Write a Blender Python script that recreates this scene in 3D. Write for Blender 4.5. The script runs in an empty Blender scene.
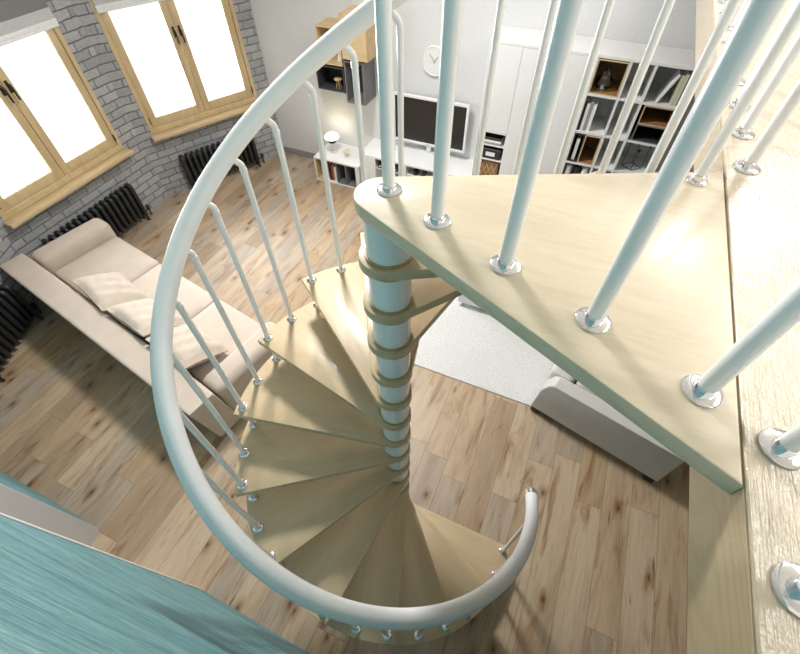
import bpy, bmesh, math, random
from mathutils import Vector, Matrix
random.seed(7)
S = bpy.context.scene
COL = S.collection
R = math.radians
PI = math.pi

# ------------------------------------------------------------------ materials
def nodes(name):
    m = bpy.data.materials.new(name); m.use_nodes = True
    nt = m.node_tree; b = nt.nodes['Principled BSDF']
    return m, nt, b
def setp(b, **k):
    for a, v in k.items():
        a = a.replace('_', ' ')
        if a in b.inputs: b.inputs[a].default_value = v
def lk(nt, a, b): nt.links.new(a, b)
def N(nt, t, **k):
    n = nt.nodes.new(t)
    for a, v in k.items(): setattr(n, a, v)
    return n
def math_node(nt, op, a, b=None):
    n = N(nt, 'ShaderNodeMath', operation=op)
    for i, v in enumerate((a, b)):
        if v is None: continue
        if isinstance(v, (int, float)): n.inputs[i].default_value = v
        else: lk(nt, v, n.inputs[i])
    return n.outputs[0]
def ramp(nt, fac, stops, interp='LINEAR'):
    r = N(nt, 'ShaderNodeValToRGB'); cr = r.color_ramp; cr.interpolation = interp
    while len(cr.elements) < len(stops): cr.elements.new(0.5)
    for e, (p, c) in zip(cr.elements, stops):
        e.position = p; e.color = (*c, 1)
    lk(nt, fac, r.inputs['Fac']); return r.outputs['Color']
def mix(nt, kind, fac, a, b):
    n = N(nt, 'ShaderNodeMixRGB', blend_type=kind)
    for i, v in zip((0, 1, 2), (fac, a, b)):
        if isinstance(v, (int, float)): n.inputs[i].default_value = v
        elif isinstance(v, tuple): n.inputs[i].default_value = (*v, 1)
        else: lk(nt, v, n.inputs[i])
    return n.outputs[0]
def objco(nt, scale=(1, 1, 1), src='Object'):
    tc = N(nt, 'ShaderNodeTexCoord'); mp = N(nt, 'ShaderNodeMapping')
    mp.inputs['Scale'].default_value = scale
    lk(nt, tc.outputs[src], mp.inputs['Vector']); return mp.outputs[0]
def noise(nt, vec, scale, detail=4, rough=.55, dist=0.):
    n = N(nt, 'ShaderNodeTexNoise'); n.inputs['Scale'].default_value = scale
    n.inputs['Detail'].default_value = detail; n.inputs['Roughness'].default_value = rough
    n.inputs['Distortion'].default_value = dist
    lk(nt, vec, n.inputs['Vector']); return n.outputs['Fac']
def bump(nt, b, h, strength=.3, dist=.01):
    n = N(nt, 'ShaderNodeBump'); n.inputs['Strength'].default_value = strength
    n.inputs['Distance'].default_value = dist
    lk(nt, h, n.inputs['Height']); lk(nt, n.outputs[0], b.inputs['Normal'])

def plain(name, col, rough=.5, metal=0., nscale=30, namt=.06, bmp=0., bscale=200, coat=0.):
    m, nt, b = nodes(name)
    setp(b, Roughness=rough, Metallic=metal, Coat_Weight=coat, Coat_Roughness=.05)
    v = objco(nt); f = noise(nt, v, nscale)
    c = ramp(nt, f, [(.3, tuple(x * (1 - namt) for x in col)), (.7, tuple(min(1, x * (1 + namt)) for x in col))])
    lk(nt, c, b.inputs['Base Color'])
    if bmp: bump(nt, b, noise(nt, v, bscale, 3), bmp, .004)
    return m

def wood(name, light, dark, axis='X', rough=.4, scale=1., coat=0., bmp=.08, fine=1.):
    m, nt, b = nodes(name)
    setp(b, Roughness=rough, Coat_Weight=coat, Coat_Roughness=.12)
    s = {'X': (1.2, 9, 9), 'Y': (9, 1.2, 9), 'Z': (9, 9, 1.2)}[axis]
    v = objco(nt, tuple(x * scale for x in s))
    f = noise(nt, v, 1.3, 6, .6, .6)
    g = noise(nt, v, 9 * fine, 4, .7, .2)
    c = ramp(nt, f, [(.32, dark), (.55, light), (.8, tuple(min(1, x * 1.06) for x in light))])
    c = mix(nt, 'MULTIPLY', .25, c, ramp(nt, g, [(.35, (.72, .66, .58)), (.55, (1, 1, 1))]))
    lk(nt, c, b.inputs['Base Color'])
    bump(nt, b, g, bmp, .003)
    return m

DX = .372
def floor_mat():
    m, nt, b = nodes('oak_planks'); setp(b, Roughness=.42, Specular_IOR_Level=.4)
    tc = N(nt, 'ShaderNodeTexCoord'); sp = N(nt, 'ShaderNodeSeparateXYZ')
    lk(nt, tc.outputs['Object'], sp.inputs[0])
    x, y = sp.outputs[0], sp.outputs[1]
    u = math_node(nt, 'DIVIDE', x, .213); row = math_node(nt, 'FLOOR', u)
    w = N(nt, 'ShaderNodeTexWhiteNoise', noise_dimensions='1D'); lk(nt, row, w.inputs['W'])
    vv = math_node(nt, 'ADD', math_node(nt, 'DIVIDE', y, 1.55), w.outputs['Value'])
    colm = math_node(nt, 'FLOOR', vv)
    cid = N(nt, 'ShaderNodeCombineXYZ'); lk(nt, row, cid.inputs[0]); lk(nt, colm, cid.inputs[1])
    w2 = N(nt, 'ShaderNodeTexWhiteNoise', noise_dimensions='2D'); lk(nt, cid.outputs[0], w2.inputs['Vector'])
    base = ramp(nt, w2.outputs['Value'], [(0, (.40, .30, .205)), (.16, (.49, .375, .26)), (.33, (.415, .345, .27)),
                                          (.5, (.525, .42, .305)), (.66, (.45, .335, .215)), (.83, (.435, .36, .28)), (1, (.50, .395, .28))], 'CONSTANT')
    off = math_node(nt, 'MULTIPLY', w2.outputs['Value'], 37.)
    def gco(sx, sy):
        g = N(nt, 'ShaderNodeCombineXYZ')
        lk(nt, math_node(nt, 'ADD', math_node(nt, 'MULTIPLY', x, sx), off), g.inputs[0])
        lk(nt, math_node(nt, 'ADD', math_node(nt, 'MULTIPLY', y, sy), off), g.inputs[1]); return g.outputs[0]
    # broad colour drift inside a plank
    base = mix(nt, 'MULTIPLY', .9, base, ramp(nt, noise(nt, gco(5, .9), 1.0, 4, .6, .8), [(.25, (.74, .66, .58)), (.5, (1, .985, .96)), (.75, (1.14, 1.13, 1.12))]))
    # fine grain
    gf = gco(60, 3.2); g2 = noise(nt, gf, 1.0, 5, .7, .3)
    base = mix(nt, 'MULTIPLY', .5, base, ramp(nt, g2, [(.3, (.68, .61, .55)), (.55, (1.03, 1.03, 1.03))]))
    # brown smudges and long cracks
    base = mix(nt, 'MULTIPLY', .85, base, ramp(nt, noise(nt, gco(9, 1.7), 1.0, 5, .62, .9), [(.28, (.42, .30, .215)), (.385, (.82, .73, .64)), (.46, (1, 1, 1))]))
    base = mix(nt, 'MULTIPLY', .85, base, ramp(nt, noise(nt, gco(26, 1.6), 1.0, 4, .6, 1.4), [(.29, (.30, .215, .155)), (.355, (1, 1, 1))]))
    # round knots with a halo
    vo = N(nt, 'ShaderNodeTexVoronoi', voronoi_dimensions='2D'); vo.inputs['Scale'].default_value = 1.0
    kc = gco(2.6, 1.45); dn = N(nt, 'ShaderNodeTexNoise'); dn.inputs['Scale'].default_value = 9; lk(nt, kc, dn.inputs['Vector'])
    lk(nt, mix(nt, 'MIX', .05, kc, dn.outputs['Color']), vo.inputs['Vector'])
    base = mix(nt, 'MULTIPLY', .9, base, ramp(nt, vo.outputs['Distance'], [(.012, (.20, .15, .12)), (.035, (.55, .43, .33)), (.075, (.84, .77, .70)), (.14, (1, 1, 1))]))
    # seams
    fu = math_node(nt, 'FRACT', u); fv = math_node(nt, 'FRACT', vv)
    eu = math_node(nt, 'MINIMUM', fu, math_node(nt, 'SUBTRACT', 1., fu))
    ev = math_node(nt, 'MULTIPLY', math_node(nt, 'MINIMUM', fv, math_node(nt, 'SUBTRACT', 1., fv)), 7.3)
    e = math_node(nt, 'MINIMUM', eu, ev)
    base = mix(nt, 'MULTIPLY', .6, base, ramp(nt, e, [(.005, (.38, .30, .24)), (.016, (1, 1, 1))]))
    base = mix(nt, 'MULTIPLY', 1., base, (.93, .93, .92))
    lk(nt, base, b.inputs['Base Color'])
    h = mix(nt, 'MIX', .5, ramp(nt, e, [(.0, (0, 0, 0)), (.02, (1, 1, 1))]), g2)
    bump(nt, b, h, .15, .003)
    return m

def brick_mat():
    m, nt, b = nodes('grey_brick'); setp(b, Roughness=.85)
    tc = N(nt, 'ShaderNodeTexCoord'); sp = N(nt, 'ShaderNodeSeparateXYZ'); lk(nt, tc.outputs['Object'], sp.inputs[0])
    cb = N(nt, 'ShaderNodeCombineXYZ'); lk(nt, sp.outputs[0], cb.inputs[0]); lk(nt, sp.outputs[2], cb.inputs[1])
    dn = N(nt, 'ShaderNodeTexNoise'); dn.inputs['Scale'].default_value = 9; lk(nt, cb.outputs[0], dn.inputs['Vector'])
    vec = mix(nt, 'MIX', .022, cb.outputs[0], dn.outputs['Color'])
    bt = N(nt, 'ShaderNodeTexBrick'); lk(nt, vec, bt.inputs['Vector'])
    bt.inputs['Scale'].default_value = 1; bt.inputs['Brick Width'].default_value = .25
    bt.inputs['Row Height'].default_value = .09; bt.inputs['Mortar Size'].default_value = .008
    bt.inputs['Mortar Smooth'].default_value = .6
    bt.inputs['Color1'].default_value = (.33, .33, .338, 1); bt.inputs['Color2'].default_value = (.44, .44, .447, 1)
    bt.inputs['Mortar'].default_value = (.17, .17, .178, 1)
    n1 = noise(nt, cb.outputs[0], 22, 5, .65)
    c = mix(nt, 'MULTIPLY', .5, bt.outputs['Color'], ramp(nt, n1, [(.3, (.62, .62, .63)), (.65, (1.1, 1.1, 1.1))]))
    lk(nt, c, b.inputs['Base Color'])
    h = mix(nt, 'MULTIPLY', .4, ramp(nt, bt.outputs['Fac'], [(0, (1, 1, 1)), (1, (0, 0, 0))]), n1)
    bump(nt, b, h, .7, .012)
    return m

def teal_mat():
    m, nt, b = nodes('teal_plaster'); setp(b, Roughness=.5)
    tc = N(nt, 'ShaderNodeTexCoord'); mp = N(nt, 'ShaderNodeMapping')
    mp.inputs['Rotation'].default_value = (0, R(-30), 0)
    lk(nt, tc.outputs['Object'], mp.inputs['Vector'])
    m2 = N(nt, 'ShaderNodeMapping'); m2.inputs['Scale'].default_value = (1.5, 5, 9); lk(nt, mp.outputs[0], m2.inputs['Vector'])
    n1 = noise(nt, m2.outputs[0], 1.5, 8, .6, .9)
    n2 = noise(nt, m2.outputs[0], 5.5, 6, .7, .7)
    c = ramp(nt, n1, [(.28, (.105, .29, .32)), (.5, (.175, .395, .43)), (.72, (.27, .49, .52))])
    c = mix(nt, 'MULTIPLY', .6, c, ramp(nt, n2, [(.36, (.36, .48, .50)), (.45, (.90, .94, .94)), (.6, (1.08, 1.06, 1.06))]))
    lk(nt, c, b.inputs['Base Color'])
    bump(nt, b, mix(nt, 'MIX', .35, n1, n2), 1., .07)
    return m

def plaster_mat():
    m, nt, b = nodes('white_textured_plaster'); setp(b, Roughness=.8)
    v = objco(nt); n1 = noise(nt, v, 55, 4, .7); n2 = noise(nt, v, 2.2, 3)
    c = mix(nt, 'MULTIPLY', .35, (.70, .70, .70), ramp(nt, n1, [(.36, (.80, .80, .81)), (.6, (1.02, 1.02, 1.02))]))
    c = mix(nt, 'MULTIPLY', .3, c, ramp(nt, n2, [(.3, (.93, .93, .93)), (.7, (1, 1, 1))]))
    lk(nt, c, b.inputs['Base Color']); bump(nt, b, n1, .25, .006)
    return m

def deck_mat(name, light, dark, rough, bmp):
    m, nt, b = nodes(name); setp(b, Roughness=rough, Coat_Weight=1., Coat_Roughness=.07)
    v = objco(nt, (5, .55, 5))
    n0 = noise(nt, v, 1.1, 2, .4)
    wv = N(nt, 'ShaderNodeTexWave', wave_type='RINGS', rings_direction='Y')
    tc = N(nt, 'ShaderNodeTexCoord'); mp = N(nt, 'ShaderNodeMapping')
    mp.inputs['Location'].default_value = (-(DX + .12) * 2.4, -.05 * .55, -2.89 * 3.4)
    mp.inputs['Scale'].default_value = (2.4, .55, 3.4); lk(nt, tc.outputs['Object'], mp.inputs['Vector'])
    dd = N(nt, 'ShaderNodeTexNoise'); dd.inputs['Scale'].default_value = 1.6; lk(nt, mp.outputs[0], dd.inputs['Vector'])
    lk(nt, mix(nt, 'ADD', .35, mp.outputs[0], dd.outputs['Color']), wv.inputs['Vector'])
    wv.rings_direction = 'SPHERICAL'
    wv.inputs['Scale'].default_value = 9; wv.inputs['Distortion'].default_value = 1.5
    wv.inputs['Detail'].default_value = 2; wv.inputs['Detail Scale'].default_value = 1.1
    fg = noise(nt, objco(nt, (230, 9, 230)), 1, 3, .6)
    c = ramp(nt, n0, [(.3, dark), (.65, light)])
    c = mix(nt, 'MULTIPLY', .22, c, ramp(nt, wv.outputs['Fac'], [(.1, (.72, .66, .55)), (.6, (1, 1, 1))]))
    c = mix(nt, 'MULTIPLY', .2, c, ramp(nt, fg, [(.3, (.7, .65, .58)), (.55, (1, 1, 1))]))
    lk(nt, c, b.inputs['Base Color'])
    fl = noise(nt, objco(nt, (1, .55, 1)), 150, 2, .7)
    h = mix(nt, 'MIX', .45, fg, fl)
    h = mix(nt, 'MIX', .06, h, wv.outputs['Fac'])
    bump(nt, b, h, bmp, .006)
    lk(nt, b.inputs['Normal'].links[0].from_socket, b.inputs['Coat Normal'])
    return m

def fabric(name, col, rough=.9, bs=350, amt=.07, bmp=.25):
    m, nt, b = nodes(name); setp(b, Roughness=rough, Sheen_Weight=.25, Sheen_Roughness=.5)
    v = objco(nt); n1 = noise(nt, v, 6, 4); n2 = noise(nt, v, bs, 2, .6)
    c = ramp(nt, n1, [(.3, tuple(x * (1 - amt) for x in col)), (.7, tuple(x * (1 + amt * .6) for x in col))])
    c = mix(nt, 'MULTIPLY', .2, c, ramp(nt, n2, [(.35, (.75, .75, .75)), (.6, (1, 1, 1))]))
    lk(nt, c, b.inputs['Base Color'])
    bump(nt, b, mix(nt, 'MIX', .3, n1, n2), bmp, .008)
    return m

def rug_mat():
    m, nt, b = nodes('white_shag'); setp(b, Roughness=.95, Sheen_Weight=.3)
    v = objco(nt); n2 = noise(nt, v, 70, 4, .7)
    lk(nt, ramp(nt, n2, [(.3, (.66, .65, .635)), (.6, (.86, .855, .84))]), b.inputs['Base Color'])
    bump(nt, b, n2, .9, .02)
    return m

def glass_mat(name, tint=(1, 1, 1), gl=.08):
    m = bpy.data.materials.new(name); m.use_nodes = True; nt = m.node_tree; nt.nodes.clear()
    o = N(nt, 'ShaderNodeOutputMaterial'); t = N(nt, 'ShaderNodeBsdfTransparent'); g = N(nt, 'ShaderNodeBsdfGlossy')
    t.inputs[0].default_value = (*tint, 1); g.inputs['Roughness'].default_value = .02
    f = N(nt, 'ShaderNodeFresnel'); f.inputs[0].default_value = 1.45
    a = math_node(nt, 'MULTIPLY', f.outputs[0], gl / .08)
    mx = N(nt, 'ShaderNodeMixShader'); lk(nt, a, mx.inputs[0]); lk(nt, t.outputs[0], mx.inputs[1]); lk(nt, g.outputs[0], mx.inputs[2])
    lk(nt, mx.outputs[0], o.inputs[0]); return m

def emit(name, col, s):
    m, nt, b = nodes(name); setp(b, Emission_Strength=s)
    b.inputs['Base Color'].default_value = (*col, 1); b.inputs['Emission Color'].default_value = (*col, 1)
    return m

M = {}
M['floor'] = floor_mat()
M['brick'] = brick_mat()
M['teal'] = teal_mat()
M['plaster'] = plaster_mat()
M['deck'] = deck_mat('pale_loft_boards', (.615, .535, .40), (.56, .475, .345), .25, .5)
M['fascia'] = deck_mat('fascia_board', (.52, .42, .265), (.46, .36, .215), .5, .12)
M['tread'] = wood('beech_tread', (.60, .475, .305), (.545, .425, .265), 'X', .36, .6, coat=.2, fine=.6)
M['landing'] = wood('beech_landing', (.70, .605, .45), (.655, .555, .40), 'X', .3, .7, coat=.3, bmp=.04)
M['spacer'] = wood('spacer_beech', (.50, .375, .20), (.40, .29, .15), 'X', .3)
M['whitepaint'] = plain('white_enamel', (.86, .87, .87), .22, 0, 8, .02, coat=.5)
M['column'] = plain('pale_blue_column_enamel', (.84, .87, .875), .22, 0, 6, .02, coat=.5)
M['rail'] = plain('white_handrail', (.88, .885, .89), .3, 0, 8, .02, coat=.15)
M['chrome'] = plain('chrome', (.83, .84, .86), .08, 1., 20, .02)
M['black'] = plain('black_plastic', (.02, .02, .021), .4)
M['screen'] = plain('tv_screen', (.018, .018, .018), .22)
M['iron'] = plain('cast_iron', (.030, .031, .032), .42, .2, 40, .15, .12, 120)
M['winwood'] = wood('window_pine', (.62, .475, .275), (.54, .40, .21), 'Z', .42)
M['winwoodh'] = wood('window_pine_rail', (.62, .475, .275), (.54, .40, .21), 'X', .42)
M['glass'] = glass_mat('window_glass')
M['vase'] = glass_mat('clear_glass', (.96, .97, .97), .12)
M['handle'] = plain('dark_bronze', (.045, .038, .033), .35, .6)
M['blind_w'] = plain('white_blind', (.82, .82, .82), .6)
M['blind_g'] = fabric('grey_blind_cloth', (.22, .22, .215), .9, 200)
M['blind_m'] = fabric('light_grey_blind_cloth', (.55, .55, .545), .9, 200)
M['sofa'] = fabric('beige_upholstery', (.56, .475, .395))
M['pillow'] = fabric('sand_pillow', (.56, .475, .39), .9, 300, .09, .4)
M['greyfab'] = fabric('light_grey_upholstery', (.58, .57, .55))
M['rug'] = rug_mat()
M['white'] = plain('white_lacquer', (.77, .77, .765), .3, 0, 5, .01)
M['cabin'] = plain('warm_lit_inside', (.84, .77, .67), .6)  # warm light on the bookcase's middle back panel, put into its colour
M['cabgrey'] = plain('cool_grey_back', (.76, .76, .75), .6)
M['oak'] = wood('light_oak', (.64, .475, .265), (.54, .385, .20), 'X', .45)
M['walnut'] = wood('brown_veneer', (.36, .20, .085), (.26, .135, .055), 'X', .45)
M['darkgrey'] = plain('anthracite_board', (.045, .047, .05), .55)
M['midgrey'] = plain('mid_grey_board', (.17, .17, .172), .55)
M['baseboard'] = plain('grey_skirting', (.27, .27, .275), .5)
M['paper'] = plain('book_paper', (.72, .70, .64), .8)
M['bookwhite'] = plain('white_book_cover', (.80, .80, .78), .5)
M['bookgreen'] = plain('pale_green_cover', (.55, .56, .42), .5)
M['bookgrey'] = plain('grey_book_cover', (.30, .30, .31), .5)
M['bookred'] = plain('red_book_cover', (.38, .06, .04), .5)
M['wicker'] = wood('dark_wicker', (.24, .11, .045), (.14, .06, .025), 'Z', .7, 3.)
M['cream'] = plain('cream_stone', (.72, .62, .47), .6)
M['lampshade'] = emit('glowing_lamp_shade', (1., .93, .80), 1.1)

# ------------------------------------------------------------------ mesh helpers
class B:
    def __init__(s): s.bm = bmesh.new()
    def box(s, x0, x1, y0, y1, z0, z1, bev=0, seg=2):
        t = bmesh.new(); bmesh.ops.create_cube(t, size=1)
        for v in t.verts:
            v.co = Vector(((x0 + x1) / 2 + v.co.x * (x1 - x0), (y0 + y1) / 2 + v.co.y * (y1 - y0), (z0 + z1) / 2 + v.co.z * (z1 - z0)))
        if bev: bmesh.ops.bevel(t, geom=t.edges[:], offset=bev, segments=seg, affect='EDGES', profile=.5)
        s.join(t); return s
    def join(s, t, mat=None):
        if mat is not None: bmesh.ops.transform(t, matrix=mat, verts=t.verts[:])
        me = bpy.data.meshes.new('tmp'); t.to_mesh(me); t.free(); s.bm.from_mesh(me); bpy.data.meshes.remove(me)
    def tube(s, pts, r, seg=14, cap=True, closed=False):
        pts = [Vector(p) for p in pts]; n = len(pts); rings = []
        rr = r if isinstance(r, (list, tuple)) else [r] * n
        up = None
        for i, p in enumerate(pts):
            if closed: d = pts[(i + 1) % n] - pts[i - 1]
            else: d = pts[min(i + 1, n - 1)] - pts[max(i - 1, 0)]
            d.normalize()
            if up is None:
                up = Vector((0, 0, 1)) if abs(d.z) < .9 else Vector((1, 0, 0))
            a = d.cross(up).normalized(); up = a.cross(d).normalized()
            rings.append([s.bm.verts.new(p + rr[i] * (math.cos(2 * PI * k / seg) * a + math.sin(2 * PI * k / seg) * up)) for k in range(seg)])
        m = n if closed else n - 1
        for i in range(m):
            q, w = rings[i], rings[(i + 1) % n]
            for k in range(seg): s.bm.faces.new((q[k], q[(k + 1) % seg], w[(k + 1) % seg], w[k]))
        if cap and not closed:
            s.bm.faces.new(rings[0][::-1]); s.bm.faces.new(rings[-1])
        return s
    def lathe(s, prof, c=(0, 0, 0), seg=32):
        c = Vector(c); rings = []
        for r, z in prof:
            if r < 1e-5: rings.append([s.bm.verts.new(c + Vector((0, 0, z)))])
            else: rings.append([s.bm.verts.new(c + Vector((r * math.cos(2 * PI * k / seg), r * math.sin(2 * PI * k / seg), z))) for k in range(seg)])
        for q, w in zip(rings, rings[1:]):
            for k in range(seg):
                a = [q[k % len(q)], q[(k + 1) % len(q)], w[(k + 1) % len(w)], w[k % len(w)]]
                a = list(dict.fromkeys(a))
                if len(a) > 2: s.bm.faces.new(a)
        if len(rings[0]) > 1: s.bm.faces.new(rings[0][::-1])
        if len(rings[-1]) > 1: s.bm.faces.new(rings[-1])
        return s
    def cyl(s, x, y, z0, z1, r, seg=24): return s.lathe([(r, z0), (r, z1)], (x, y, 0), seg)
    def prism(s, poly, z0, z1, bev=0, seg=2, axis='Z'):
        t = bmesh.new()
        f = lambda p, z: {'Z': (p[0], p[1], z), 'X': (z, p[0], p[1]), 'Y': (p[0], z, p[1])}[axis]
        a = [t.verts.new(f(p, z0)) for p in poly]; b = [t.verts.new(f(p, z1)) for p in poly]; n = len(poly)
        t.faces.new(a[::-1]); t.faces.new(b)
        for i in range(n): t.faces.new((a[i], a[(i + 1) % n], b[(i + 1) % n], b[i]))
        bmesh.ops.recalc_face_normals(t, faces=t.faces[:])
        if bev:
            e = [e for e in t.edges if (e.verts[0] in a) == (e.verts[1] in a)]
            bmesh.ops.bevel(t, geom=e, offset=bev, segments=seg, affect='EDGES', profile=.5)
        s.join(t); return s
    def soft(s, x0, x1, y0, y1, z0, z1, r=.04, puff=.03, n=14, pinch=0., jit=0.):
        t = bmesh.new(); bmesh.ops.create_cube(t, size=2)
        bmesh.ops.subdivide_edges(t, edges=t.edges[:], cuts=n, use_grid_fill=True)
        hx, hy, hz = (x1 - x0) / 2, (y1 - y0) / 2, (z1 - z0) / 2; r = min(r, hx, hy, hz)
        for v in t.verts:
            a, b, c = v.co
            p = Vector((a * hx, b * hy, c * hz))
            q = Vector((max(-hx + r, min(hx - r, p.x)), max(-hy + r, min(hy - r, p.y)), max(-hz + r, min(hz - r, p.z))))
            d = p - q
            if d.length > 1e-6: p = q + d.normalized() * r
            p.z += puff * (1 - a * a) * (1 - b * b) * (1 if c > 0 else 0) * abs(c)
            if pinch:
                k = (1 - abs(a) ** 2.6) * (1 - abs(b) ** 2.6)
                p.z *= .05 + .95 * max(k, 0) ** .42
                e = 1 - pinch * (abs(a * b)) ** 0 * (1 - abs(a) ** 2) * 0
                p.x *= 1 - pinch * (1 - b * b) * .5; p.y *= 1 - pinch * (1 - a * a) * .5
            if jit:
                p.z += jit * math.sin(9 * a + 5 * b) * math.cos(7 * b - 3 * a) * (1 - a ** 4) * (1 - b ** 4)
            v.co = p + Vector(((x0 + x1) / 2, (y0 + y1) / 2, (z0 + z1) / 2))
        s.join(t); return s
    def obj(s, name, mat, parent=None, loc=(0, 0, 0), rot=(0, 0, 0), smooth=35):
        bmesh.ops.recalc_face_normals(s.bm, faces=s.bm.faces[:])
        me = bpy.data.meshes.new(name); s.bm.to_mesh(me); s.bm.free()
        me.materials.append(M[mat] if isinstance(mat, str) else mat)
        if smooth:
            for p in me.polygons: p.use_smooth = True
            me.set_sharp_from_angle(angle=R(smooth))
        o = bpy.data.objects.new(name, me); COL.objects.link(o)
        o.location = loc; o.rotation_euler = rot
        if parent: o.parent = parent
        return o
def thing(name, label, cat, loc=(0, 0, 0), rz=0, group=None, rot=None):
    o = bpy.data.objects.new(name, None); COL.objects.link(o); o.empty_display_size = .1
    o.location = loc; o.rotation_euler = rot or (0, 0, rz); o['label'] = label; o['category'] = cat
    if group: o['group'] = group
    return o
def tag(o, label, cat, group=None):
    o['label'] = label; o['category'] = cat
    if group: o['group'] = group
    return o
def struct(o): o['kind'] = 'structure'; return o
def copy_tree(o, parent=None):
    c = o.copy(); COL.objects.link(c); c.parent = parent
    for ch in list(o.children): copy_tree(ch, c)
    return c

# ------------------------------------------------------------------ key places (metres)
CX, CY = -.4218, .8425            # stair axis
TOP, NR = 2.972, 15; RISE = TOP / NR
STEP, PH = 23.97, 194.69
DX = .372                          # edge of the loft deck
YW = 5.27                          # wall with the television
XB = -5.30                         # flat wall of the bay
A3, E3 = Vector((XB, 3.53, 0)), Vector((-4.43, YW, 0))
A1, E1 = Vector((XB, 1.555, 0)), Vector((-4.43, -.185, 0))
YT = -.2                           # teal wall

# ------------------------------------------------------------------ shell
b = B(); b.prism([(-6, -1.6), (3.8, -1.6), (3.8, YW + .15), (-6, YW + .15)], -.12, 0)
struct(b.obj('floor', 'floor', smooth=0))
HW = 4.6
b = B(); b.box(-4.43, 3.8, YW, YW + .15, 0, HW); struct(b.obj('wall_back', 'plaster', smooth=0))
b = B(); b.box(-4.42, -3.515, YW - .015, YW - .0005, 0.0005, .09, .003, 1); struct(b.obj('baseboard_back', 'baseboard'))

def wall_local(name, P, Q, s0, s1, z0, z1, ext0=0, ext1=0):
    """brick wall along P->Q, local x along it, inner face at local y=0, window hole s0..s1, z0..z1"""
    d = (Q - P); L = d.length; ang = math.atan2(d.y, d.x)
    t = .16
    b = B()
    xs = [-ext0, s0, s1, L + ext1]
    b.box(xs[0], xs[1], 0, t, 0, HW); b.box(xs[2], xs[3], 0, t, 0, HW)
    b.box(xs[1], xs[2], 0, t, 0, z0); b.box(xs[1], xs[2], 0, t, z1, HW)
    o = b.obj(name, 'brick', None, P, (0, 0, ang), 0); struct(o); return o, ang
# inner side must be local -y ... walls run so that +y local points outward
WZ0, WZ1 = .86, 2.72
w3, a3 = wall_local('wall_left', A3, E3, .165, 1.72, WZ0, WZ1)
w2, a2 = wall_local('wall_bay', Vector((XB, 1.555, 0)), A3, .10, 1.715, WZ0, WZ1)
w1, a1 = wall_local('wall_bay_front', E1, A1, .2, 1.75, WZ0, WZ1)

def window(name, P, ang, s0, s1, handles=True):
    """two-sash timber window; local x along the wall, -y is into the room"""
    r = bpy.data.objects.new(name, None); COL.objects.link(r); r.location = P; r.rotation_euler = (0, 0, ang); struct(r)
    z0, z1 = WZ0, WZ1; f = .05
    b = B(); b.box(s0, s0 + f, -.005, .10, z0, z1, .004, 1); b.box(s1 - f, s1, -.005, .10, z0, z1, .004, 1)
    b.box(s0, s1, -.005, .10, z1 - f, z1, .004, 1); b.box(s0 + f, s1 - f, -.005, .10, z0, z0 + f + .02, .004, 1)
    b.obj('frame', 'winwood', r)
    mid = (s0 + s1) / 2
    for k, (x0, x1) in enumerate(((s0 + f, mid), (mid, s1 - f))):
        w = .088; za, zb = z0 + f + .02, z1 - f
        b = B(); b.box(x0 + .003, x0 + w, .012, .075, za, zb, .006, 2); b.box(x1 - w, x1 - .003, .012, .075, za, zb, .006, 2)
        b.box(x0 + w, x1 - w, .012, .075, za, za + w + .02, .006, 2); b.box(x0 + w, x1 - w, .012, .075, zb - w, zb, .006, 2)
        sa = b.obj('sash', 'winwood', r)
        b = B(); b.box(x0 + w - .01, x1 - w + .01, .038, .046, za + w + .01, zb - w + .01); b.obj('pane', 'glass', sa, smooth=0)
        hx = mid + (-.036 if k == 0 else .036)
        b = B(); b.box(hx - .014, hx + .014, .002, .013, 1.82, 1.93, .003, 2); b.tube([(hx, .004, 1.90), (hx, -.03, 1.90), (hx, -.04, 1.885), (hx, -.04, 1.76)], .009, 10)
        b.obj('handle', 'handle', sa)
        hgx = s0 + f - .006 if k == 0 else s1 - f + .006
        b = B(); b.cyl(hgx, .004, z0 + .12, z0 + .20, .010, 10); b.obj('hinge', 'handle', sa)
    b = B(); b.box(s0 - .03, s1 + .02, -.13, .012, z0 - .045, z0, .008, 2); b.obj('window_sill', 'winwoodh', r)
    return r
window('window_1', A3, a3, .165, 1.72)
window('window_2', Vector((XB, 1.555, 0)), a2, .10, 1.715)
window('window_3', E1, a1, .2, 1.75)
def blind(P, ang, s0, s1, zb, label):
    r = thing('roller_blind', label, 'blind', P, ang, 'roller blinds over the windows')
    b = B(); b.box(s0, s1, -.020, -.010, zb + .035, 2.62); b.obj('cloth', 'blind_g', r, smooth=0)
    b = B(); b.box(s0, s1, -.028, -.021, zb + .07, zb + .16); b.obj('cloth_band', 'blind_m', r, smooth=0)
    b = B(); b.box(s0 - .005, s1 + .005, -.034, -.008, zb + .03, zb + .07, .004, 2); b.box(s0 - .005, s1 + .005, -.030, -.012, zb, zb + .03, .004, 2)
    b.obj('bottom_bar', 'blind_w', r)
    b = B(); b.tube([(s0 - .01, -.045, 2.66), (s1 + .01, -.045, 2.66)], .035, 16); b.obj('roller', 'blind_w', r)
blind(A3, a3, .20, 1.70, 2.19, 'pale roller blind over the window nearer the television wall')
blind(Vector((XB, 1.555, 0)), a2, .12, 1.715, 2.18, 'grey roller blind over the left window behind the beige sofa')

# teal wall with an opening
ox0, ox1, oz = -2.555, -1.50, 2.25; tw = .17
b = B(); b.box(-4.6, ox0, YT - tw, YT, 0, HW); b.box(ox0, ox1, YT - tw, YT, oz, HW); b.box(ox1, 3.8, YT - tw, YT, 0, 2.80); b.box(ox1, DX - .001, YT - tw, YT, 2.80, HW)
struct(b.obj('wall_front', 'teal', smooth=0))
b = B(); b.box(DX, 3.8, YT - tw, YT, 2.99, HW); struct(b.obj('wall_front_upper', 'plaster', smooth=0))
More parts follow.
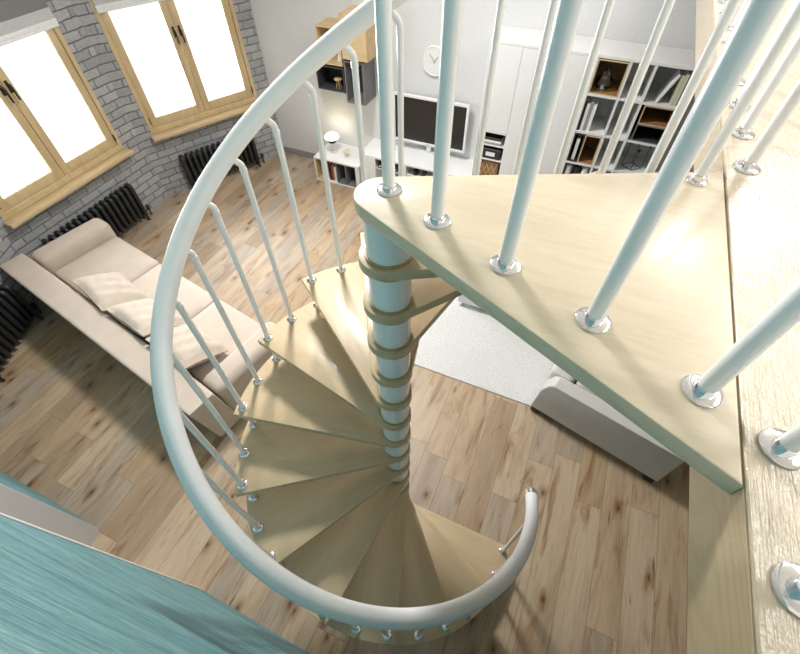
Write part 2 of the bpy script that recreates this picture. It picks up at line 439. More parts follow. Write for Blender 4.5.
# white linings of the opening
rc = .05
poly = [(YT - tw - .004, 0.001), (YT - rc + .004, .001)] + [(YT + .004 - rc + rc * math.sin(t), .001 + rc - rc * math.cos(t)) for t in [R(x) for x in range(10, 91, 10)]] + [(YT + .004, oz), (YT - tw - .004, oz)]
b = B(); b.prism(poly, ox0, ox0 + .022, axis='X'); struct(b.obj('trim_1', 'white', smooth=0))
b = B(); b.box(ox1 - .022, ox1 + .004, YT - tw - .004, YT + .006, .001, oz, .002, 1); struct(b.obj('trim_2', 'white'))
b = B(); b.box(ox0 + .023, ox1 - .023, YT - tw - .004, YT + .006, oz - .022, oz - .0005); struct(b.obj('trim_3', 'white', smooth=0))
b = B(); b.box(-6, 3.8, -1.6, -1.5, 0.0, 2.8); struct(b.obj('wall_hallway', 'plaster', smooth=0))

b = B(); b.box(-6, 3.8, -1.6, YW + .15, HW, HW + .1); struct(b.obj('ceiling', 'plaster', smooth=0))
b = B(); b.box(3.7, 3.8, -.2, YW, 0, HW); struct(b.obj('wall_right', 'plaster', smooth=0))
# loft deck
b = B(); b.box(DX + .02, 3.69, YT + .001, YW, 2.817, TOP - .006); struct(b.obj('floor_loft_slab', 'fascia', smooth=0))
b = B(); b.box(DX + .002, 3.69, YT, YW - .002, TOP - .005, TOP + .002, .002, 1); struct(b.obj('floor_loft', 'deck', smooth=0))
b = B(); b.box(DX, DX + .019, YT + .002, YW - .002, 2.815, TOP - .005, .001, 1); struct(b.obj('trim_4', 'fascia', smooth=0))

# ------------------------------------------------------------------ spiral staircase
st = thing('spiral_staircase', 'spiral staircase with beech treads, pale blue column and white handrail', 'staircase', (CX, CY, 0))
def polar(r, a, z=0): return Vector((r * math.cos(R(a)), r * math.sin(R(a)), z))
def front(k): return PH + STEP * (k - 7)
HUB, RO, TH = .084, .855, .037
def wedge(a_rear, a_front, ro=RO, hub=HUB, n=10):
    t = math.degrees(math.acos(hub / ro)); out = []
    for i in range(n + 1): out.append(polar(ro, a_rear + (a_front - a_rear) * i / n)[:2])
    g0, g1 = a_front + t, a_rear - t + 360
    for i in range(n * 2 + 1): out.append(polar(hub, g0 + (g1 - g0) * i / (n * 2))[:2])
    return out
b = B(); b.cyl(0, 0, 0.002, TOP - .04, .045, 24); b.obj('centre_pole', 'chrome', st)
b = B(); b.lathe([(.13, .001), (.13, .012), (.075, .016), (.075, .03)], seg=40); b.obj('base_plate', 'chrome', st)
tsrc = None
poly0 = wedge(-STEP - 2.9, 2.9)
RC = .0675
for k in range(1, NR):
    z = TOP - k * RISE
    if tsrc is None:
        b = B(); b.prism(poly0, -TH, 0, .004, 2); tsrc = b.obj('tread', 'tread', st); t = tsrc
    else:
        t = tsrc.copy(); COL.objects.link(t); t.parent = st
    t.location = (0, 0, z); t.rotation_euler = (0, 0, R(front(k)))
for k in range(0, NR):
    z1 = TOP - k * RISE - (TH if k else .04); z0 = TOP - (k + 1) * RISE if k < NR - 1 else .03
    b = B(); b.lathe([(RC, z0 + .009), (RC, z1 - .009)], seg=48); sl = b.obj('sleeve', 'column', st, (.007, .003, 0))
    b = B(); b.lathe([(RC + .010, z1 - .009), (RC + .010, z1 - .0005)], seg=40); b.obj('spacer_ring', 'spacer', sl)
    b = B(); b.lathe([(RC + .006, z0 + .0005), (RC + .006, z0 + .009)], seg=40); b.obj('spacer_ring', 'spacer', sl)
# landing
def tangent(P, r, side):
    d = P.length; a = math.degrees(math.atan2(P.y, P.x)); t = math.degrees(math.acos(r / d)); return a + side * t
Pf, Pb = Vector((.3705 - CX, .385 - CY)), Vector((.3705 - CX, 1.291 - CY))
g0 = tangent(Pb, .079, 1); g1 = tangent(Pf, .079, -1) + 360
lp = [Pf[:], Pb[:]] + [polar(.079, g0 + (g1 - g0) * i / 20)[:2] for i in range(21)]
b = B(); b.prism(lp, -.04, 0, .004, 2); b.obj('landing_platform', 'landing', st, (0, 0, TOP))

def rail_z(a): return 2.5555 - .0082 * (a - 190)
RB, RR_, BR = .8156, .8055, .0128
def flange(parent, p, r=.026, name='flange', ferr=.017):
    b = B(); b.lathe([(r, .0005), (r, .004), (r - .004, .0065), (ferr, .007), (ferr, .02), (ferr - .001, .021)], p, 28); b.obj(name, 'chrome', parent)
def spiral_baluster(a, zs, disc_z):
    """zs: foot height; disc_z: heights of the chrome flanges"""
    zr = rail_z(a) if a < 372 else rail_z(372)
    p = polar(RB, a); q = polar(RR_, a + 2.9)
    ze = rail_z(min(a, 372) + 2.9) - .02; zt = ze - .058
    pts = [(p.x, p.y, zs + .001), (p.x, p.y, zt - .008)]
    for t, h in ((.04, .006), (.16, .016), (.36, .027), (.68, .042), (1, .058)):
        m = p.lerp(q, t); pts.append((m.x, m.y, zt + h))
    b = B(); b.tube(pts, BR, 14); o = b.obj('baluster', 'whitepaint', st)
    for dz in disc_z: flange(o, (p.x, p.y, dz))
    b = B(); b.tube([(pts[1][0], pts[1][1], pts[1][2] - .02), pts[1]], BR + .0015, 14); b.obj('joint', 'whitepaint', o)
for k in range(0, NR):
    zt = TOP - k * RISE; zl = TOP - (k + 1) * RISE if k < NR - 1 else 0
    spiral_baluster(front(k), zl, [zt, zl])
    if k: spiral_baluster(front(k) - STEP / 2, zt, [zt])
def rail_pt(a): p = polar(RR_, a); return (p.x, p.y, rail_z(a))
b = B(); b.tube([rail_pt(18 + i * (371 - 18) / 220) for i in range(221)], .0355, 24); hr = b.obj('handrail', 'rail', st)
b = B(); b.tube([rail_pt(371 + i) for i in range(3)], .0372, 24); b.obj('end_cap', 'chrome', hr)
b = B(); b.tube([rail_pt(16), rail_pt(18)], .0372, 24); b.obj('end_cap', 'chrome', hr)
# landing guard
LB = [(-.416, .861), (-.257, .789), (-.069, .704), (.125, .620), (.315, .533)]
HR = .95
for x, y in LB:
    p = Vector((x - CX, y - CY, TOP)); b = B(); b.tube([(p.x, p.y, TOP + .001), (p.x, p.y, TOP + HR)], .0165, 18); o = b.obj('landing_baluster', 'whitepaint', st)
    flange(o, p, .033, 'flange', .0180)
d = (Vector(LB[-1]) - Vector(LB[0])).normalized()
b = B(); p0 = Vector(LB[0]) - d * .06; p1 = Vector(LB[-1]) + d * .03
b.tube([(p0.x - CX, p0.y - CY, TOP + HR + .03), (p1.x - CX, p1.y - CY, TOP + HR + .03)], .0355, 24); b.obj('landing_rail', 'rail', st)

# loft railing along the deck edge
def loft_rail(label, ys):
    r = thing('loft_railing', label, 'railing', (.425, ys[0], TOP), 0)
    for y in ys:
        b = B(); b.tube([(0, y - ys[0], .003), (0, y - ys[0], HR)], .0155, 18); o = b.obj('baluster', 'whitepaint', r)
        flange(o, (0, y - ys[0], .0025), .033, 'flange', .0170)
    b = B(); b.tube([(0, -.06, HR + .03), (0, ys[-1] - ys[0] + .06, HR + .03)], .0355, 24); b.obj('handrail', 'rail', r)
loft_rail('white loft railing on the deck edge beyond the landing, its posts on chrome discs', [1.325 + .2 * i for i in range(19)])
loft_rail('white loft railing on the deck edge at the right, nearest the viewer', [-.13, .066, .266, .47])

# ------------------------------------------------------------------ beige sofa
so = thing('beige_sofa', 'long low beige fabric sofa with loose pillows by the bay windows', 'sofa', (-2.12, .79, 0), R(-10.5))
L, D = 3.06, 1.0
b = B(); b.box(-L + .02, -.02, .02, D - .02, .05, .25, .02, 2); b.obj('base', 'sofa', so)
b = B(); b.soft(-L, 0, 0, .255, .05, .62, .025, .006, 16)
for v in b.bm.verts: v.co.y -= .085 * max(0, v.co.z - .05) / .57
b.obj('backrest', 'sofa', so)
for x0, x1 in ((-L, -L + .26), (-.24, 0)):
    b = B(); b.soft(x0, x1, .20, D, .05, .59, .06, .012, 14); b.obj('armrest', 'sofa', so)
xs = [-L + .265, -1.95, -1.0, -.245]
for i in range(3):
    b = B(); b.soft(xs[i] + .004, xs[i + 1] - .004, .225, D - .02, .252, .43, .035, .025, 14, 0, .004); b.obj('seat_cushion', 'sofa', so)
for x in (-L + .1, -.1):
    for y in (.1, D - .1):
        b = B(); b.box(x - .03, x + .03, y - .03, y + .03, 0.001, .05); b.obj('foot', 'black', so)
def sofa_pt(u, v, z):
    c, s = math.cos(R(-10.5)), math.sin(R(-10.5)); return (-2.12 + c * u - s * v, .79 + s * u + c * v, z)
def pillow(label, loc, rot, sx, sy, sz):
    b = B(); b.soft(-sx / 2, sx / 2, -sy / 2, sy / 2, -sz / 2, sz / 2, .012, 0, 18, .14, .012)
    o = b.obj('throw_pillow', 'pillow', None, loc, rot, 60); tag(o, label, 'pillow', 'pillows on the beige sofa'); return o
pillow('sand pillow leaning on the sofa back, farthest of the three from the stairs', sofa_pt(-1.76, .375, .60), (R(-27), R(3), R(-16)), .58, .44, .19)
pillow('sand pillow in the middle of the sofa, between the other two pillows', sofa_pt(-1.165, .37, .604), (R(-29), R(-2), R(-10.5)), .59, .44, .19)
pillow('sand pillow on the sofa seat beside the near arm', sofa_pt(-.59, .365, .60), (R(-27), R(2), R(-10.5)), .53, .44, .19)

# ------------------------------------------------------------------ grey sofa, rug, low table
gs = thing('grey_sofa', 'small light grey sofa seen from behind, under the landing', 'sofa', (.32, 2.20, 0), R(-14.3))
L, D = 1.15, .85
b = B(); b.box(.02, L - .02, .03, D - .02, .07, .24, .02, 2); b.obj('base', 'greyfab', gs)
tri = [(.0, .07), (L - .002, .07), (L - .002, .525), (.11, .525), (.065, .49), (.02, .38)]
b = B(); b.prism(tri, 0, .13, .012, 3, 'Y'); b.obj('backrest', 'greyfab', gs)
for x0, x1 in ((.005, .22), (L - .2, L - .002)):
    b = B(); b.soft(x0, x1, .134, D, .07, .52, .05, .01, 10); b.obj('armrest', 'greyfab', gs)
for x0, x1 in ((.225, .575), (.58, L - .205)):
    b = B(); b.soft(x0, x1, .30, D - .02, .245, .40, .04, .02, 10); b.obj('seat_cushion', 'greyfab', gs)
    b = B(); b.soft(x0 + .01, x1 - .01, .14, .29, .30, .52, .05, .01, 10); b.obj('back_cushion', 'greyfab', gs)
for x in (.05, L - .06):
    for y in (.036, D - .08):
        b = B(); b.box(x - .04, x + .04, y - .035, y + .035, .0135 if x < .3 else .001, .07, .004, 1); b.obj('foot', 'black', gs)
b = B(); b.soft(-1.30, .45, 2.237, 3.95, .001, .012, .005, 0, 20)
o = b.obj('shag_rug', 'rug'); tag(o, 'white short pile rug on the plank floor below the landing', 'rug')
ct = thing('coffee_table', 'white low box table on chrome feet standing on the rug beyond the stairs', 'table', (-.72, 3.165, .0125), 0)
b = B(); b.box(0, 1.1, 0, .55, .065, .335, .004, 2); b.obj('body', 'white', ct)
b = B(); b.box(-.004, 1.104, -.004, .554, .336, .36, .003, 2); b.obj('tabletop', 'white', ct)
for x in (.03, 1.07):
    for y in (.03, .52):
        b = B(); b.lathe([(.022, .0005), (.018, .01), (.018, .064)], (x, y, 0), 16); b.obj('foot', 'chrome', ct)

# ------------------------------------------------------------------ radiators
def make_section(h=.49, d=.14):
    b = B(); r = .028
    zb, zt = .06 + r, .06 + h - r
    loop = []
    for t in range(0, 181, 30): loop.append((0, (d / 2 - r) * math.cos(R(t)), zt - .03 + (.03) * math.sin(R(t))))
    for t in range(180, 361, 30): loop.append((0, (d / 2 - r) * math.cos(R(t)), zb + .03 + (.03) * math.sin(R(t))))
    b.tube(loop, r, 8, closed=True)
    b.tube([(0, 0, zb), (0, 0, zt)], .026, 8)
    return b
sec_src = [None]
def radiator(label, P, ang, s0, s1):
    n = int(round((s1 - s0) / .08)); r = thing('column_radiator', label, 'radiator', P, ang, 'cast iron radiators under the bay windows')
    for i in range(n):
        if sec_src[0] is None: s = make_section().obj('section', 'iron', r, smooth=60); sec_src[0] = s
        else: s = sec_src[0].copy(); COL.objects.link(s); s.parent = r
        s.location = (s0 + (i + .5) * .08, -.11, 0)
    e = s0 + n * .08
    for z in (.10, .48):
        b = B(); b.tube([(s0 + .01, -.11, z), (e - .01, -.11, z)], .016, 10); b.obj('header_pipe', 'iron', r)
    for x in (s0 + .04, e - .04):
        for yy in (-.155, -.065):
            b = B(); b.tube([(x, yy, .09), (x, yy - .004, .03), (x, yy - .012 * (1 if yy < -.1 else -1), .002)], [.02, .015, .019], 10); b.obj('foot', 'iron', r)
    b = B(); b.tube([(e - .01, -.11, .10), (e + .06, -.11, .10), (e + .06, -.11, .002)], .011, 10); b.lathe([(.02, .09), (.024, .10), (.024, .15), (.016, .16)], (e + .06, -.11, 0), 14); b.obj('valve', 'iron', r)
radiator('dark cast iron radiator under the window nearer the television wall', A3, a3, .33, 1.45)
radiator('dark cast iron radiator on the flat bay wall behind the sofa arm', Vector((XB, 1.555, 0)), a2, .20, 1.48)
radiator('dark cast iron radiator at the left edge, behind the sofa back', E1, a1, .56, 1.44)

# ------------------------------------------------------------------ television wall
def open_box(x0, x1, y0, y1, z0, z1, t=.016, back=True):
    """box open towards -y"""
    b = B(); b.box(x0, x0 + t, y0, y1, z0, z1); b.box(x1 - t, x1, y0, y1, z0, z1)
    b.box(x0 + t, x1 - t, y0, y1, z0, z0 + t); b.box(x0 + t, x1 - t, y0, y1, z1 - t, z1)
    if back: b.box(x0 + t, x1 - t, y1 - .008, y1, z0 + t, z1 - t)
    return b
yb = YW - .001
# four wall cubes
g = 'storage cubes on the white wall'
c = thing('wall_cube', 'open oak cube, upper left of the wall cubes', 'wall cube', (-3.30, 4.97, 1.55), 0, g)
open_box(0, .318, 0, yb - 4.97, 0, .405).obj('body', 'oak', c, smooth=0)
c = thing('wall_cube', 'closed oak cube with a door, upper right of the wall cubes', 'wall cube', (-2.945, 4.93, 1.655), 0, g)
open_box(0, .335, .02, yb - 4.93, 0, .455).obj('body', 'oak', c, smooth=0)
b = B(); b.box(0.001, .334, 0, .019, 0.001, .454, .002, 1); b.obj('door', 'oak', c)
c = thing('wall_cube', 'open dark grey cube holding a small wooden stool ornament', 'wall cube', (-3.39, 4.985, 1.235), 0, g)
open_box(0, .405, 0, yb - 4.985, 0, .29).obj('body', 'darkgrey', c, smooth=0)
c = thing('wall_cube', 'narrow open mid grey cube below the closed oak cube', 'wall cube', (-2.955, 4.955, 1.14), 0, g)
open_box(0, .265, 0, yb - 4.955, 0, .49).obj('body', 'midgrey', c, smooth=0)
c = thing('stool_ornament', 'tiny round wooden stool ornament inside the dark grey wall cube', 'ornament', (-3.12, 5.06, 1.2515))
b = B(); b.lathe([(.048, .10), (.052, .105), (.052, .118), (.046, .122)], seg=24); b.obj('seat', 'oak', c)
for t in range(4):
    p = polar(.03, 45 + 90 * t); b = B(); b.tube([(p.x * 1.2, p.y * 1.2, .0), (p.x * .5, p.y * .5, .102)], .005, 8); b.obj('leg', 'oak', c)
b = B(); b.lathe([(.0, 0), (.024, .001), (.03, .02), (.022, .06), (.012, .085), (.019, .10), (.019, .115), (0, .128)], (0, 0, 0), 20)
tag(b.obj('white_figurine', 'white', None, (-3.06, 5.05, 1.5665)), 'small white figurine inside the upper left oak wall cube', 'figurine')

# low cabinet
lc = thing('low_cabinet', 'low white cabinet with open compartments under the wall cubes', 'cabinet', (-3.51, 4.765, 0))
W_, D_, H_ = .735, yb - 4.765, .366
b = B(); b.box(0, W_, 0, D_, H_ - .022, H_, .003, 1); b.obj('top_panel', 'white', lc)
b = B(); b.box(0, .022, 0, D_, .001, H_ - .0225); b.box(W_ - .055, W_, 0, D_, .001, H_ - .0225); b.box(.022, W_ - .055, 0, D_, .001, .024); b.box(.022, W_ - .055, D_ - .01, D_, .024, H_ - .0225); b.obj('body', 'white', lc, smooth=0)
open_box(.023, .185, .004, D_ - .011, .0245, H_ - .024, .008).obj('oak_insert', 'oak', lc, smooth=0)
open_box(.36, .515, .004, D_ - .011, .0245, H_ - .024, .008).obj('grey_insert', 'midgrey', lc, smooth=0)
open_box(.517, W_ - .056, .004, D_ - .011, .0245, H_ - .024, .008).obj('grey_insert', 'midgrey', lc, smooth=0)
def book(label, grp, loc, size, cover, rot=(0, 0, 0)):
    """upright book: thickness x, depth y, height z; spine towards -y"""
    t, d, h = size; o = thing('book', label, 'book', loc, 0, grp, rot)
    b = B(); b.box(0, .002, 0, d, 0, h); b.box(t - .002, t, 0, d, 0, h); b.box(.002, t - .002, 0, .003, 0, h); b.obj('cover', cover, o, smooth=0)
    b = B(); b.box(.0022, t - .0022, .0032, d - .004, .003, h - .003); b.obj('pages', 'paper', o, smooth=0)
    return o
gb = 'books in the low cabinet'
for i, (cv, nm) in enumerate((('black', 'black'), ('bookred', 'dark red'), ('bookwhite', 'white'))):
    book(nm + ' book standing in the low cabinet beside the grey compartments', gb, (-3.51 + .215 + i * .042, 4.80, .0245), (.036, .19, .26 - .015 * i), cv)

# table lamp
tl = thing('table_lamp', 'small lit table lamp with a white dome shade on the low cabinet', 'lamp', (-3.30, 5.0, .3662))
b = B(); b.lathe([(.055, 0), (.055, .008), (.012, .013)], seg=32); b.obj('base', 'chrome', tl)
b = B(); b.lathe([(.007, .013), (.007, .16)], seg=16); b.obj('stem', 'chrome', tl)
b = B(); b.lathe([(.010, .15), (.056, .152), (.056, .205), (.02, .207)], seg=32); b.obj('collar', 'black', tl)
b = B(); b.lathe([(.055, .208), (.10, .21), (.108, .222), (.095, .25), (.06, .27), (0, .278)], seg=32); b.obj('lamp_shade', 'lampshade', tl)
t = bmesh.new(); bmesh.ops.create_icosphere(t, subdivisions=1, radius=.06)
for v in t.verts: v.co *= random.uniform(.8, 1.25); v.co.z = max(v.co.z * 1.15, -.055)
b = B(); b.join(t); o = b.obj('faceted_ornament', 'cream', None, (-3.07, 4.98, .3662 + .0555), (0, 0, .4), 0)
tag(o, 'cream faceted ornament beside the lamp on the low cabinet', 'ornament')

# television bench
tb = thing('television_bench', 'long white bench with open compartments below the television', 'tv bench', (-2.76, 4.80, 0))
W_, D_, H_ = 1.59, yb - 4.80, .56
b = B(); b.box(0, W_, 0, D_, H_ - .03, H_, .003, 1); b.obj('top_panel', 'white', tb)
b = B()
for x0, x1 in ((0, .24), (.60, .70), (1.14, 1.19), (1.57, W_)): b.box(x0, x1, 0, D_, .02, H_ - .0305)
b.box(.24, W_ - .02, 0, D_, .02, .06); b.box(.24, W_ - .02, D_ - .012, D_, .06, H_ - .0305); b.obj('body', 'white', tb, smooth=0)
b = B(); b.box(1.192, 1.568, .002, .02, .062, H_ - .032, .002, 1); b.obj('door', 'white', tb)
b = B(); b.box(.24, .60, .02, D_ - .013, .38, .395); b.box(.70, 1.14, .02, D_ - .013, .38, .395); b.obj('shelf', 'white', tb, smooth=0)
mp_ = thing('media_player', 'flat black player in the left compartment of the television bench', 'player', (-2.49, 4.815, .396))
b = B(); b.box(0, .30, 0, .3, .006, .07, .004, 2); b.obj('casing', 'black', mp_)
b = B(); b.box(.02, .28, -.002, .0, .028, .042); b.obj('front_strip', 'white', mp_, smooth=0)
for i, (x, w, h) in enumerate(((.79, .05, .06), (.92, .035, .12))):
    b = B(); b.box(0, w, 0, .1, 0, h, .004, 2)
    tag(b.obj('black_gadget', 'black', None, (-2.76 + x, 4.84, .3955)), ('small black box' if i == 0 else 'upright black box') + ' in the middle compartment of the television bench', 'gadget')

# television
tv = thing('television', 'flat television with black screen and white frame on the bench', 'television', (-1.884, 5.15, .5605))
x0, x1, z0, z1 = -.481, .481, .146, .693
b = B(); f = .028; b.box(x0 - f, x0, 0, .05, z0 - .035, z1 + f, .004, 2); b.box(x1, x1 + f, 0, .05, z0 - .035, z1 + f, .004, 2)
b.box(x0, x1, 0, .05, z1, z1 + f, .004, 2); b.box(x0, x1, 0, .05, z0 - .035, z0, .004, 2); b.box(x0, x1, .02, .05, z0, z1); b.obj('housing', 'white', tv)
b = B(); b.box(x0 + .001, x1 - .001, .006, .019, z0 + .001, z1 - .001); b.obj('screen', 'screen', tv, smooth=0)
b = B(); b.box(-.03, .03, .02, .06, .02, z0 - .03, .004, 1); b.box(-.2, .2, -.06, .10, 0, .012, .004, 1); b.obj('stand', 'white', tv)
b = B(); b.box(-.018, .018, -.0015, 0, z0 - .024, z0 - .014); b.obj('maker_badge', 'midgrey', tv, smooth=0)

# wall clock
ck = thing('wall_clock', 'round white wall clock above the television', 'clock', (-1.885, YW - .001, 1.665), 0, None, (R(90), 0, 0))
b = B(); b.lathe([(.158, 0), (.162, .006), (.162, .024), (.152, .03), (.148, .022)], seg=48); b.obj('case', 'white', ck)
b = B(); b.lathe([(.147, .020), (.147, .0225)], seg=48); b.obj('dial', 'white', ck)
for nm, a, l, w in (('hour_hand', 52, .075, .0028), ('minute_hand', 131, .10, .002)):
    p = polar(l, a); q = polar(-.02, a); b = B(); b.tube([(q.x, q.y, .027), (p.x, p.y, .027)], w, 8); b.obj(nm, 'midgrey', ck)

# wardrobe
wd = thing('wardrobe', 'tall white wardrobe with a small open niche at its lower left', 'wardrobe', (-1.156, 4.82, 0))
W_, D_, H_ = 1.036, yb - 4.82, 2.10
b = B(); b.box(0, W_, 0, D_, H_ - .03, H_, .003, 1); b.box(0, .014, .0, D_, .001, H_ - .03); b.box(W_ - .014, W_, 0, D_, .001, H_ - .03); b.box(.014, W_ - .014, D_ - .01, D_, .001, H_ - .03); b.box(.014, W_ - .014, .021, D_, .001, .06)
b.box(.334, .348, .021, D_ - .01, .06, H_ - .03); b.box(.014, .334, .0, D_ - .01, 1.18, 1.195); b.obj('carcass', 'white', wd, smooth=0)
b = B(); b.box(.016, .341, 0, .02, 1.197, H_ - .032, .002, 1); b.obj('door', 'white', wd)
b = B(); b.box(.3435, .687, 0, .02, .062, H_ - .032, .0008, 1); b.obj('door', 'white', wd)
b = B(); b.box(.6885, W_ - .016, 0, .02, .062, H_ - .032, .0008, 1); b.obj('door', 'white', wd)
for z in (.40, .84, 1.02):
    b = B(); b.box(.0145, .3335, .01, D_ - .011, z, z + .012); b.obj('shelf', 'cabgrey', wd, smooth=0)
gm = 'magazines lying in the wardrobe niche'
for i, (cv, nm) in enumerate((('bookgrey', 'grey magazine lying at the bottom of the pile in the wardrobe niche'), ('bookwhite', 'white magazine lying in the middle of the pile in the wardrobe niche'), ('black', 'black magazine lying on top of the pile in the wardrobe niche'))):
    b = B(); b.box(0, .27 - .01 * i, 0, .2, 0, .026, .002, 1); tag(b.obj('magazine', cv, None, (-1.13 + .006 * i, 4.84, 1.0325 + .0265 * i)), nm, 'magazine', gm)
fb = thing('file_box', 'black file box with a white label in the wardrobe niche', 'box', (-1.125, 4.845, .8525))
b = B(); b.box(0, .28, 0, .3, 0, .12, .003, 1); b.obj('body', 'black', fb)
b = B(); b.box(.10, .21, -.0015, -.0002, .035, .085); b.obj('label_card', 'bookwhite', fb, smooth=0)
bk = thing('wicker_basket', 'brown basket with crossed pale slats in the wardrobe niche', 'basket', (-1.115, 4.86, .4125))
open_box(0, .265, 0.012, .34, 0, .40, .012).obj('body', 'wicker', bk, smooth=0)
b = B(); b.box(0.013, .252, .0135, .02, .013, .387); b.obj('front_panel', 'walnut', bk, smooth=0)
for k in range(4):
    for sgn in (-1, 1):
        xx = .035 + .06 * k; b = B(); b.tube([(max(.005, xx - .04 * sgn), .006, .20), (min(.26, xx + .05 * sgn), .006, .385)], .004, 6); b.obj('slat', 'oak', bk)

# bookcase
bc = thing('bookcase', 'white open bookcase with rows of cells right of the wardrobe', 'bookcase', (-.119, 4.82, 0))
W_, D_, H_ = .885, yb - 4.82, 2.10
BXO = -.119
b = B(); b.box(0, W_, 0, D_, H_ - .03, H_, .003, 1); b.obj('top_panel', 'white', bc)
b = B(); b.box(0, .022, 0, D_, .001, H_ - .0305); b.box(W_ - .03, W_, 0, D_, .001, H_ - .0305); b.obj('side_panel', 'white', bc, smooth=0)
for x in (.302, .519):
    b = B(); b.box(x, x + .022, 0.002, D_ - .012, .06, H_ - .0305); b.obj('divider', 'white', bc, smooth=0)
rows = [1.735, 1.36, 1.015, .66, .31, .04]
for z in rows:
    b = B()
    for x0, x1 in ((.0225, .3015), (.3245, .5185), (.5415, W_ - .0305)): b.box(x0, x1, 0.001, D_ - .012, z, z + .022)
    b.obj('shelf', 'white', bc, smooth=0)
b = B(); b.box(.0225, .3245, D_ - .011, D_, .001, H_ - .031); b.box(.5415, W_ - .0305, D_ - .011, D_, .001, H_ - .031); b.obj('back_panel', 'cabgrey', bc, smooth=0)
b = B(); b.box(.3246, .5414, D_ - .011, D_, .001, H_ - .031); b.obj('back_panel', 'cabin', bc, smooth=0)
def insert(label, x0, x1, z0, z1, mat, edge='oak', dep=.40):
    c = thing('shelf_insert', label, 'box', (BXO + x0, 4.824, z0), 0, 'box inserts in the bookcase')
    w, h = x1 - x0, z1 - z0
    open_box(0, w, 0.004, dep, 0, h, .010).obj('body', mat, c, smooth=0)
    b = B(); t = .011
    b.box(0, t, 0, .0035, 0, h); b.box(w - t, w, 0, .0035, 0, h); b.box(t, w - t, 0, .0035, 0, t); b.box(t, w - t, 0, .0035, h - t, h); b.obj('front_edge', edge, c, smooth=0)
r1, r2, r3, r4 = [z + .0225 for z in rows[:4]]
insert('brown wood box insert with a glass vase, top left bookcase cell', .024, .300, r1, r1 + .305, 'walnut')
insert('brown wood box insert, upper of the two stacked in the right column', .57, .853, 1.552, 1.733, 'walnut')
insert('black box insert, lower of the two stacked in the right column', .57, .853, r2, 1.550, 'darkgrey', 'midgrey')
insert('narrow black box insert with a white book, third row of the bookcase', .024, .135, r3, r3 + .315, 'darkgrey', 'darkgrey')
insert('narrow brown wood box insert, third row of the bookcase', .137, .300, r3, r3 + .315, 'walnut')
vs = thing('glass_vase', 'round clear glass vase inside the top left bookcase cell', 'vase', (BXO + .135, 4.94, r1 + .0105))
b = B(); b.lathe([(.03, 0), (.06, .012), (.082, .055), (.078, .095), (.045, .135), (.022, .155), (.022, .19), (.03, .197)], seg=32)
b.lathe([(.028, .197), (.019, .188), (.019, .156), (.042, .132), (.074, .094), (.078, .055), (.056, .016), (.0, .006)], seg=32); b.obj('body', 'vase', vs)
gk = 'books in the bookcase'
x = .03
for i, (t, h, cv, nm) in enumerate(((.02, .29, 'black', 'thin black book at the left end of the second bookcase row'), (.028, .27, 'bookwhite', 'white book beside the black book in the second bookcase row'), (.03, .285, 'bookgrey', 'grey book third from the left in the second bookcase row'), (.032, .27, 'bookwhite', 'white book nearest the grey back panel in the second bookcase row'))):
    book(nm, gk, (BXO + x, 4.845, r2), (t, .2, h), cv); x += t + .003
x = W_ - .034
for i, (t, h, cv, nm) in enumerate(((.022, .28, 'black', 'black book against the right side of the top bookcase row'), (.026, .27, 'bookgreen', 'pale green book, rightmost green one in the top bookcase row'), (.03, .255, 'bookgreen', 'pale green book, second green one from the right in the top bookcase row'))):
    x -= t + .002; book(nm, gk, (BXO + x, 4.845, r1), (t, .2, h), cv)
book('white book leaning against the pale green books in the top bookcase row', gk, (BXO + x - .123, 4.845, r1 + .008), (.018, .2, .27), 'bookwhite', (0, R(21), 0))
book('white book standing in the narrow black insert of the bookcase', gk, (BXO + .062, 4.85, r3 + .0105), (.035, .2, .24), 'bookwhite')
ch = thing('wire_candle_holder', 'black wire candle holder with small cups in the third bookcase row', 'candle holder', (BXO + .70, 4.97, r3))
q = [(-.10, 0), (0, -.085), (.10, 0), (0, .085)]
b = B(); b.tube([(x, y, .005) for x, y in q] , .004, 6, closed=True); b.obj('base_wire', 'black', ch)
for (x, y), h in zip(q, (.235, .20, .235, .26)):
    b = B(); b.tube([(x, y, .004), (x, y, h)], .0035, 6); o = b.obj('upright_wire', 'black', ch)
    b = B(); b.lathe([(.006, h), (.019, h + .028), (.019, h + .034), (.0, h + .03)], (x, y, 0), 14); b.obj('cup', 'black', o)
pot = [('patterned_jar', 'cabgrey', .075, 'grey round jar at the left of the fourth bookcase row'), ('patterned_jar', 'black', .165, 'black round jar in the fourth bookcase row'), ('patterned_jar', 'bookwhite', .252, 'white round jar at the right of the black jar, fourth bookcase row')]
for nm, mt, x, lb in pot:
    b = B(); b.lathe([(.03, 0), (.04, .05), (.038, .2), (.03, .27), (.034, .285)], seg=20); tag(b.obj(nm, mt, None, (BXO + x, 4.88, r4)), lb, 'jar', 'jars in the bookcase')

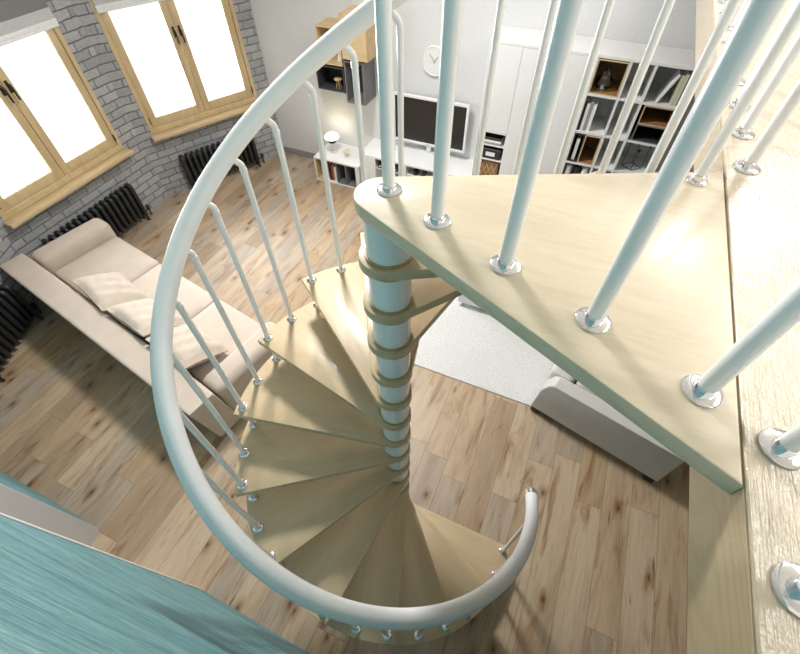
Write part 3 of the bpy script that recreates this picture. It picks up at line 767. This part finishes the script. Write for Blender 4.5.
# ------------------------------------------------------------------ camera
f = Vector((-math.sin(R(24.394)) * math.cos(R(51.288)), math.cos(R(24.394)) * math.cos(R(51.288)), -math.sin(R(51.288))))
r = Vector((math.cos(R(24.394)), math.sin(R(24.394)), 0)); u = r.cross(f)
ro = R(-.7885); r2_, u2 = math.cos(ro) * r + math.sin(ro) * u, -math.sin(ro) * r + math.cos(ro) * u
cam = bpy.data.cameras.new('camera'); co = bpy.data.objects.new('camera', cam); COL.objects.link(co)
co.matrix_world = Matrix(((r2_.x, u2.x, -f.x, 0), (r2_.y, u2.y, -f.y, 0), (r2_.z, u2.z, -f.z, 3.6), (0, 0, 0, 1)))
cam.sensor_width = 36; cam.lens = 36 * 422.5 / 800; cam.clip_start = .02
S.camera = co

# ------------------------------------------------------------------ light
w = bpy.data.worlds.new('world'); S.world = w; w.use_nodes = True
bg = w.node_tree.nodes['Background']; bg.inputs[0].default_value = (.97, .98, 1, 1); bg.inputs[1].default_value = 1.5
def area(name, loc, target, sx, sy, power, col=(1, 1, 1)):
    l = bpy.data.lights.new(name, 'AREA'); l.shape = 'RECTANGLE'; l.size = sx; l.size_y = sy; l.energy = power; l.color = col
    o = bpy.data.objects.new(name, l); COL.objects.link(o); o.location = loc
    o.rotation_euler = (Vector(target) - Vector(loc)).to_track_quat('-Z', 'Y').to_euler(); return o
area('loft_ceiling_light', (1.9, 1.9, 4.52), (1.9, 1.9, 0), .5, 2.4, 52, (1, .98, .95))
area('living_room_ceiling_light', (-2.3, 3.1, 4.45), (-1.0, 1.6, 1.0), .5, .5, 190, (1, .97, .94))
area('window_daylight', (-5.62, 2.50, 1.8), (-2, 2.1, .9), 1.5, 1.7, 130, (.95, .98, 1))
area('window_daylight', (-5.15, 4.55, 1.8), (-1, 2.2, .9), 1.4, 1.7, 130, (.95, .98, 1))
l = bpy.data.lights.new('added_fill_light', 'POINT'); l.energy = 60; l.color = (1, .98, .95); l.shadow_soft_size = .22  # unseen point light, added to brighten the opening's lining and the bookcase cells
o = bpy.data.objects.new('added_fill_light', l); COL.objects.link(o); o.location = (1.0, 3.1, 4.3)
l = bpy.data.lights.new('lamp_bulb', 'POINT'); l.energy = 2.5; l.color = (1, .85, .6); l.shadow_soft_size = .05
o = bpy.data.objects.new('lamp_bulb', l); COL.objects.link(o); o.location = (-3.30, 5.0, .3662 + .33)

S.view_settings.view_transform = 'Standard'; S.view_settings.look = 'None'
S.view_settings.exposure = 0.05; S.view_settings.gamma = 1.0
try: S.view_settings.use_curve_mapping = False
except Exception: pass
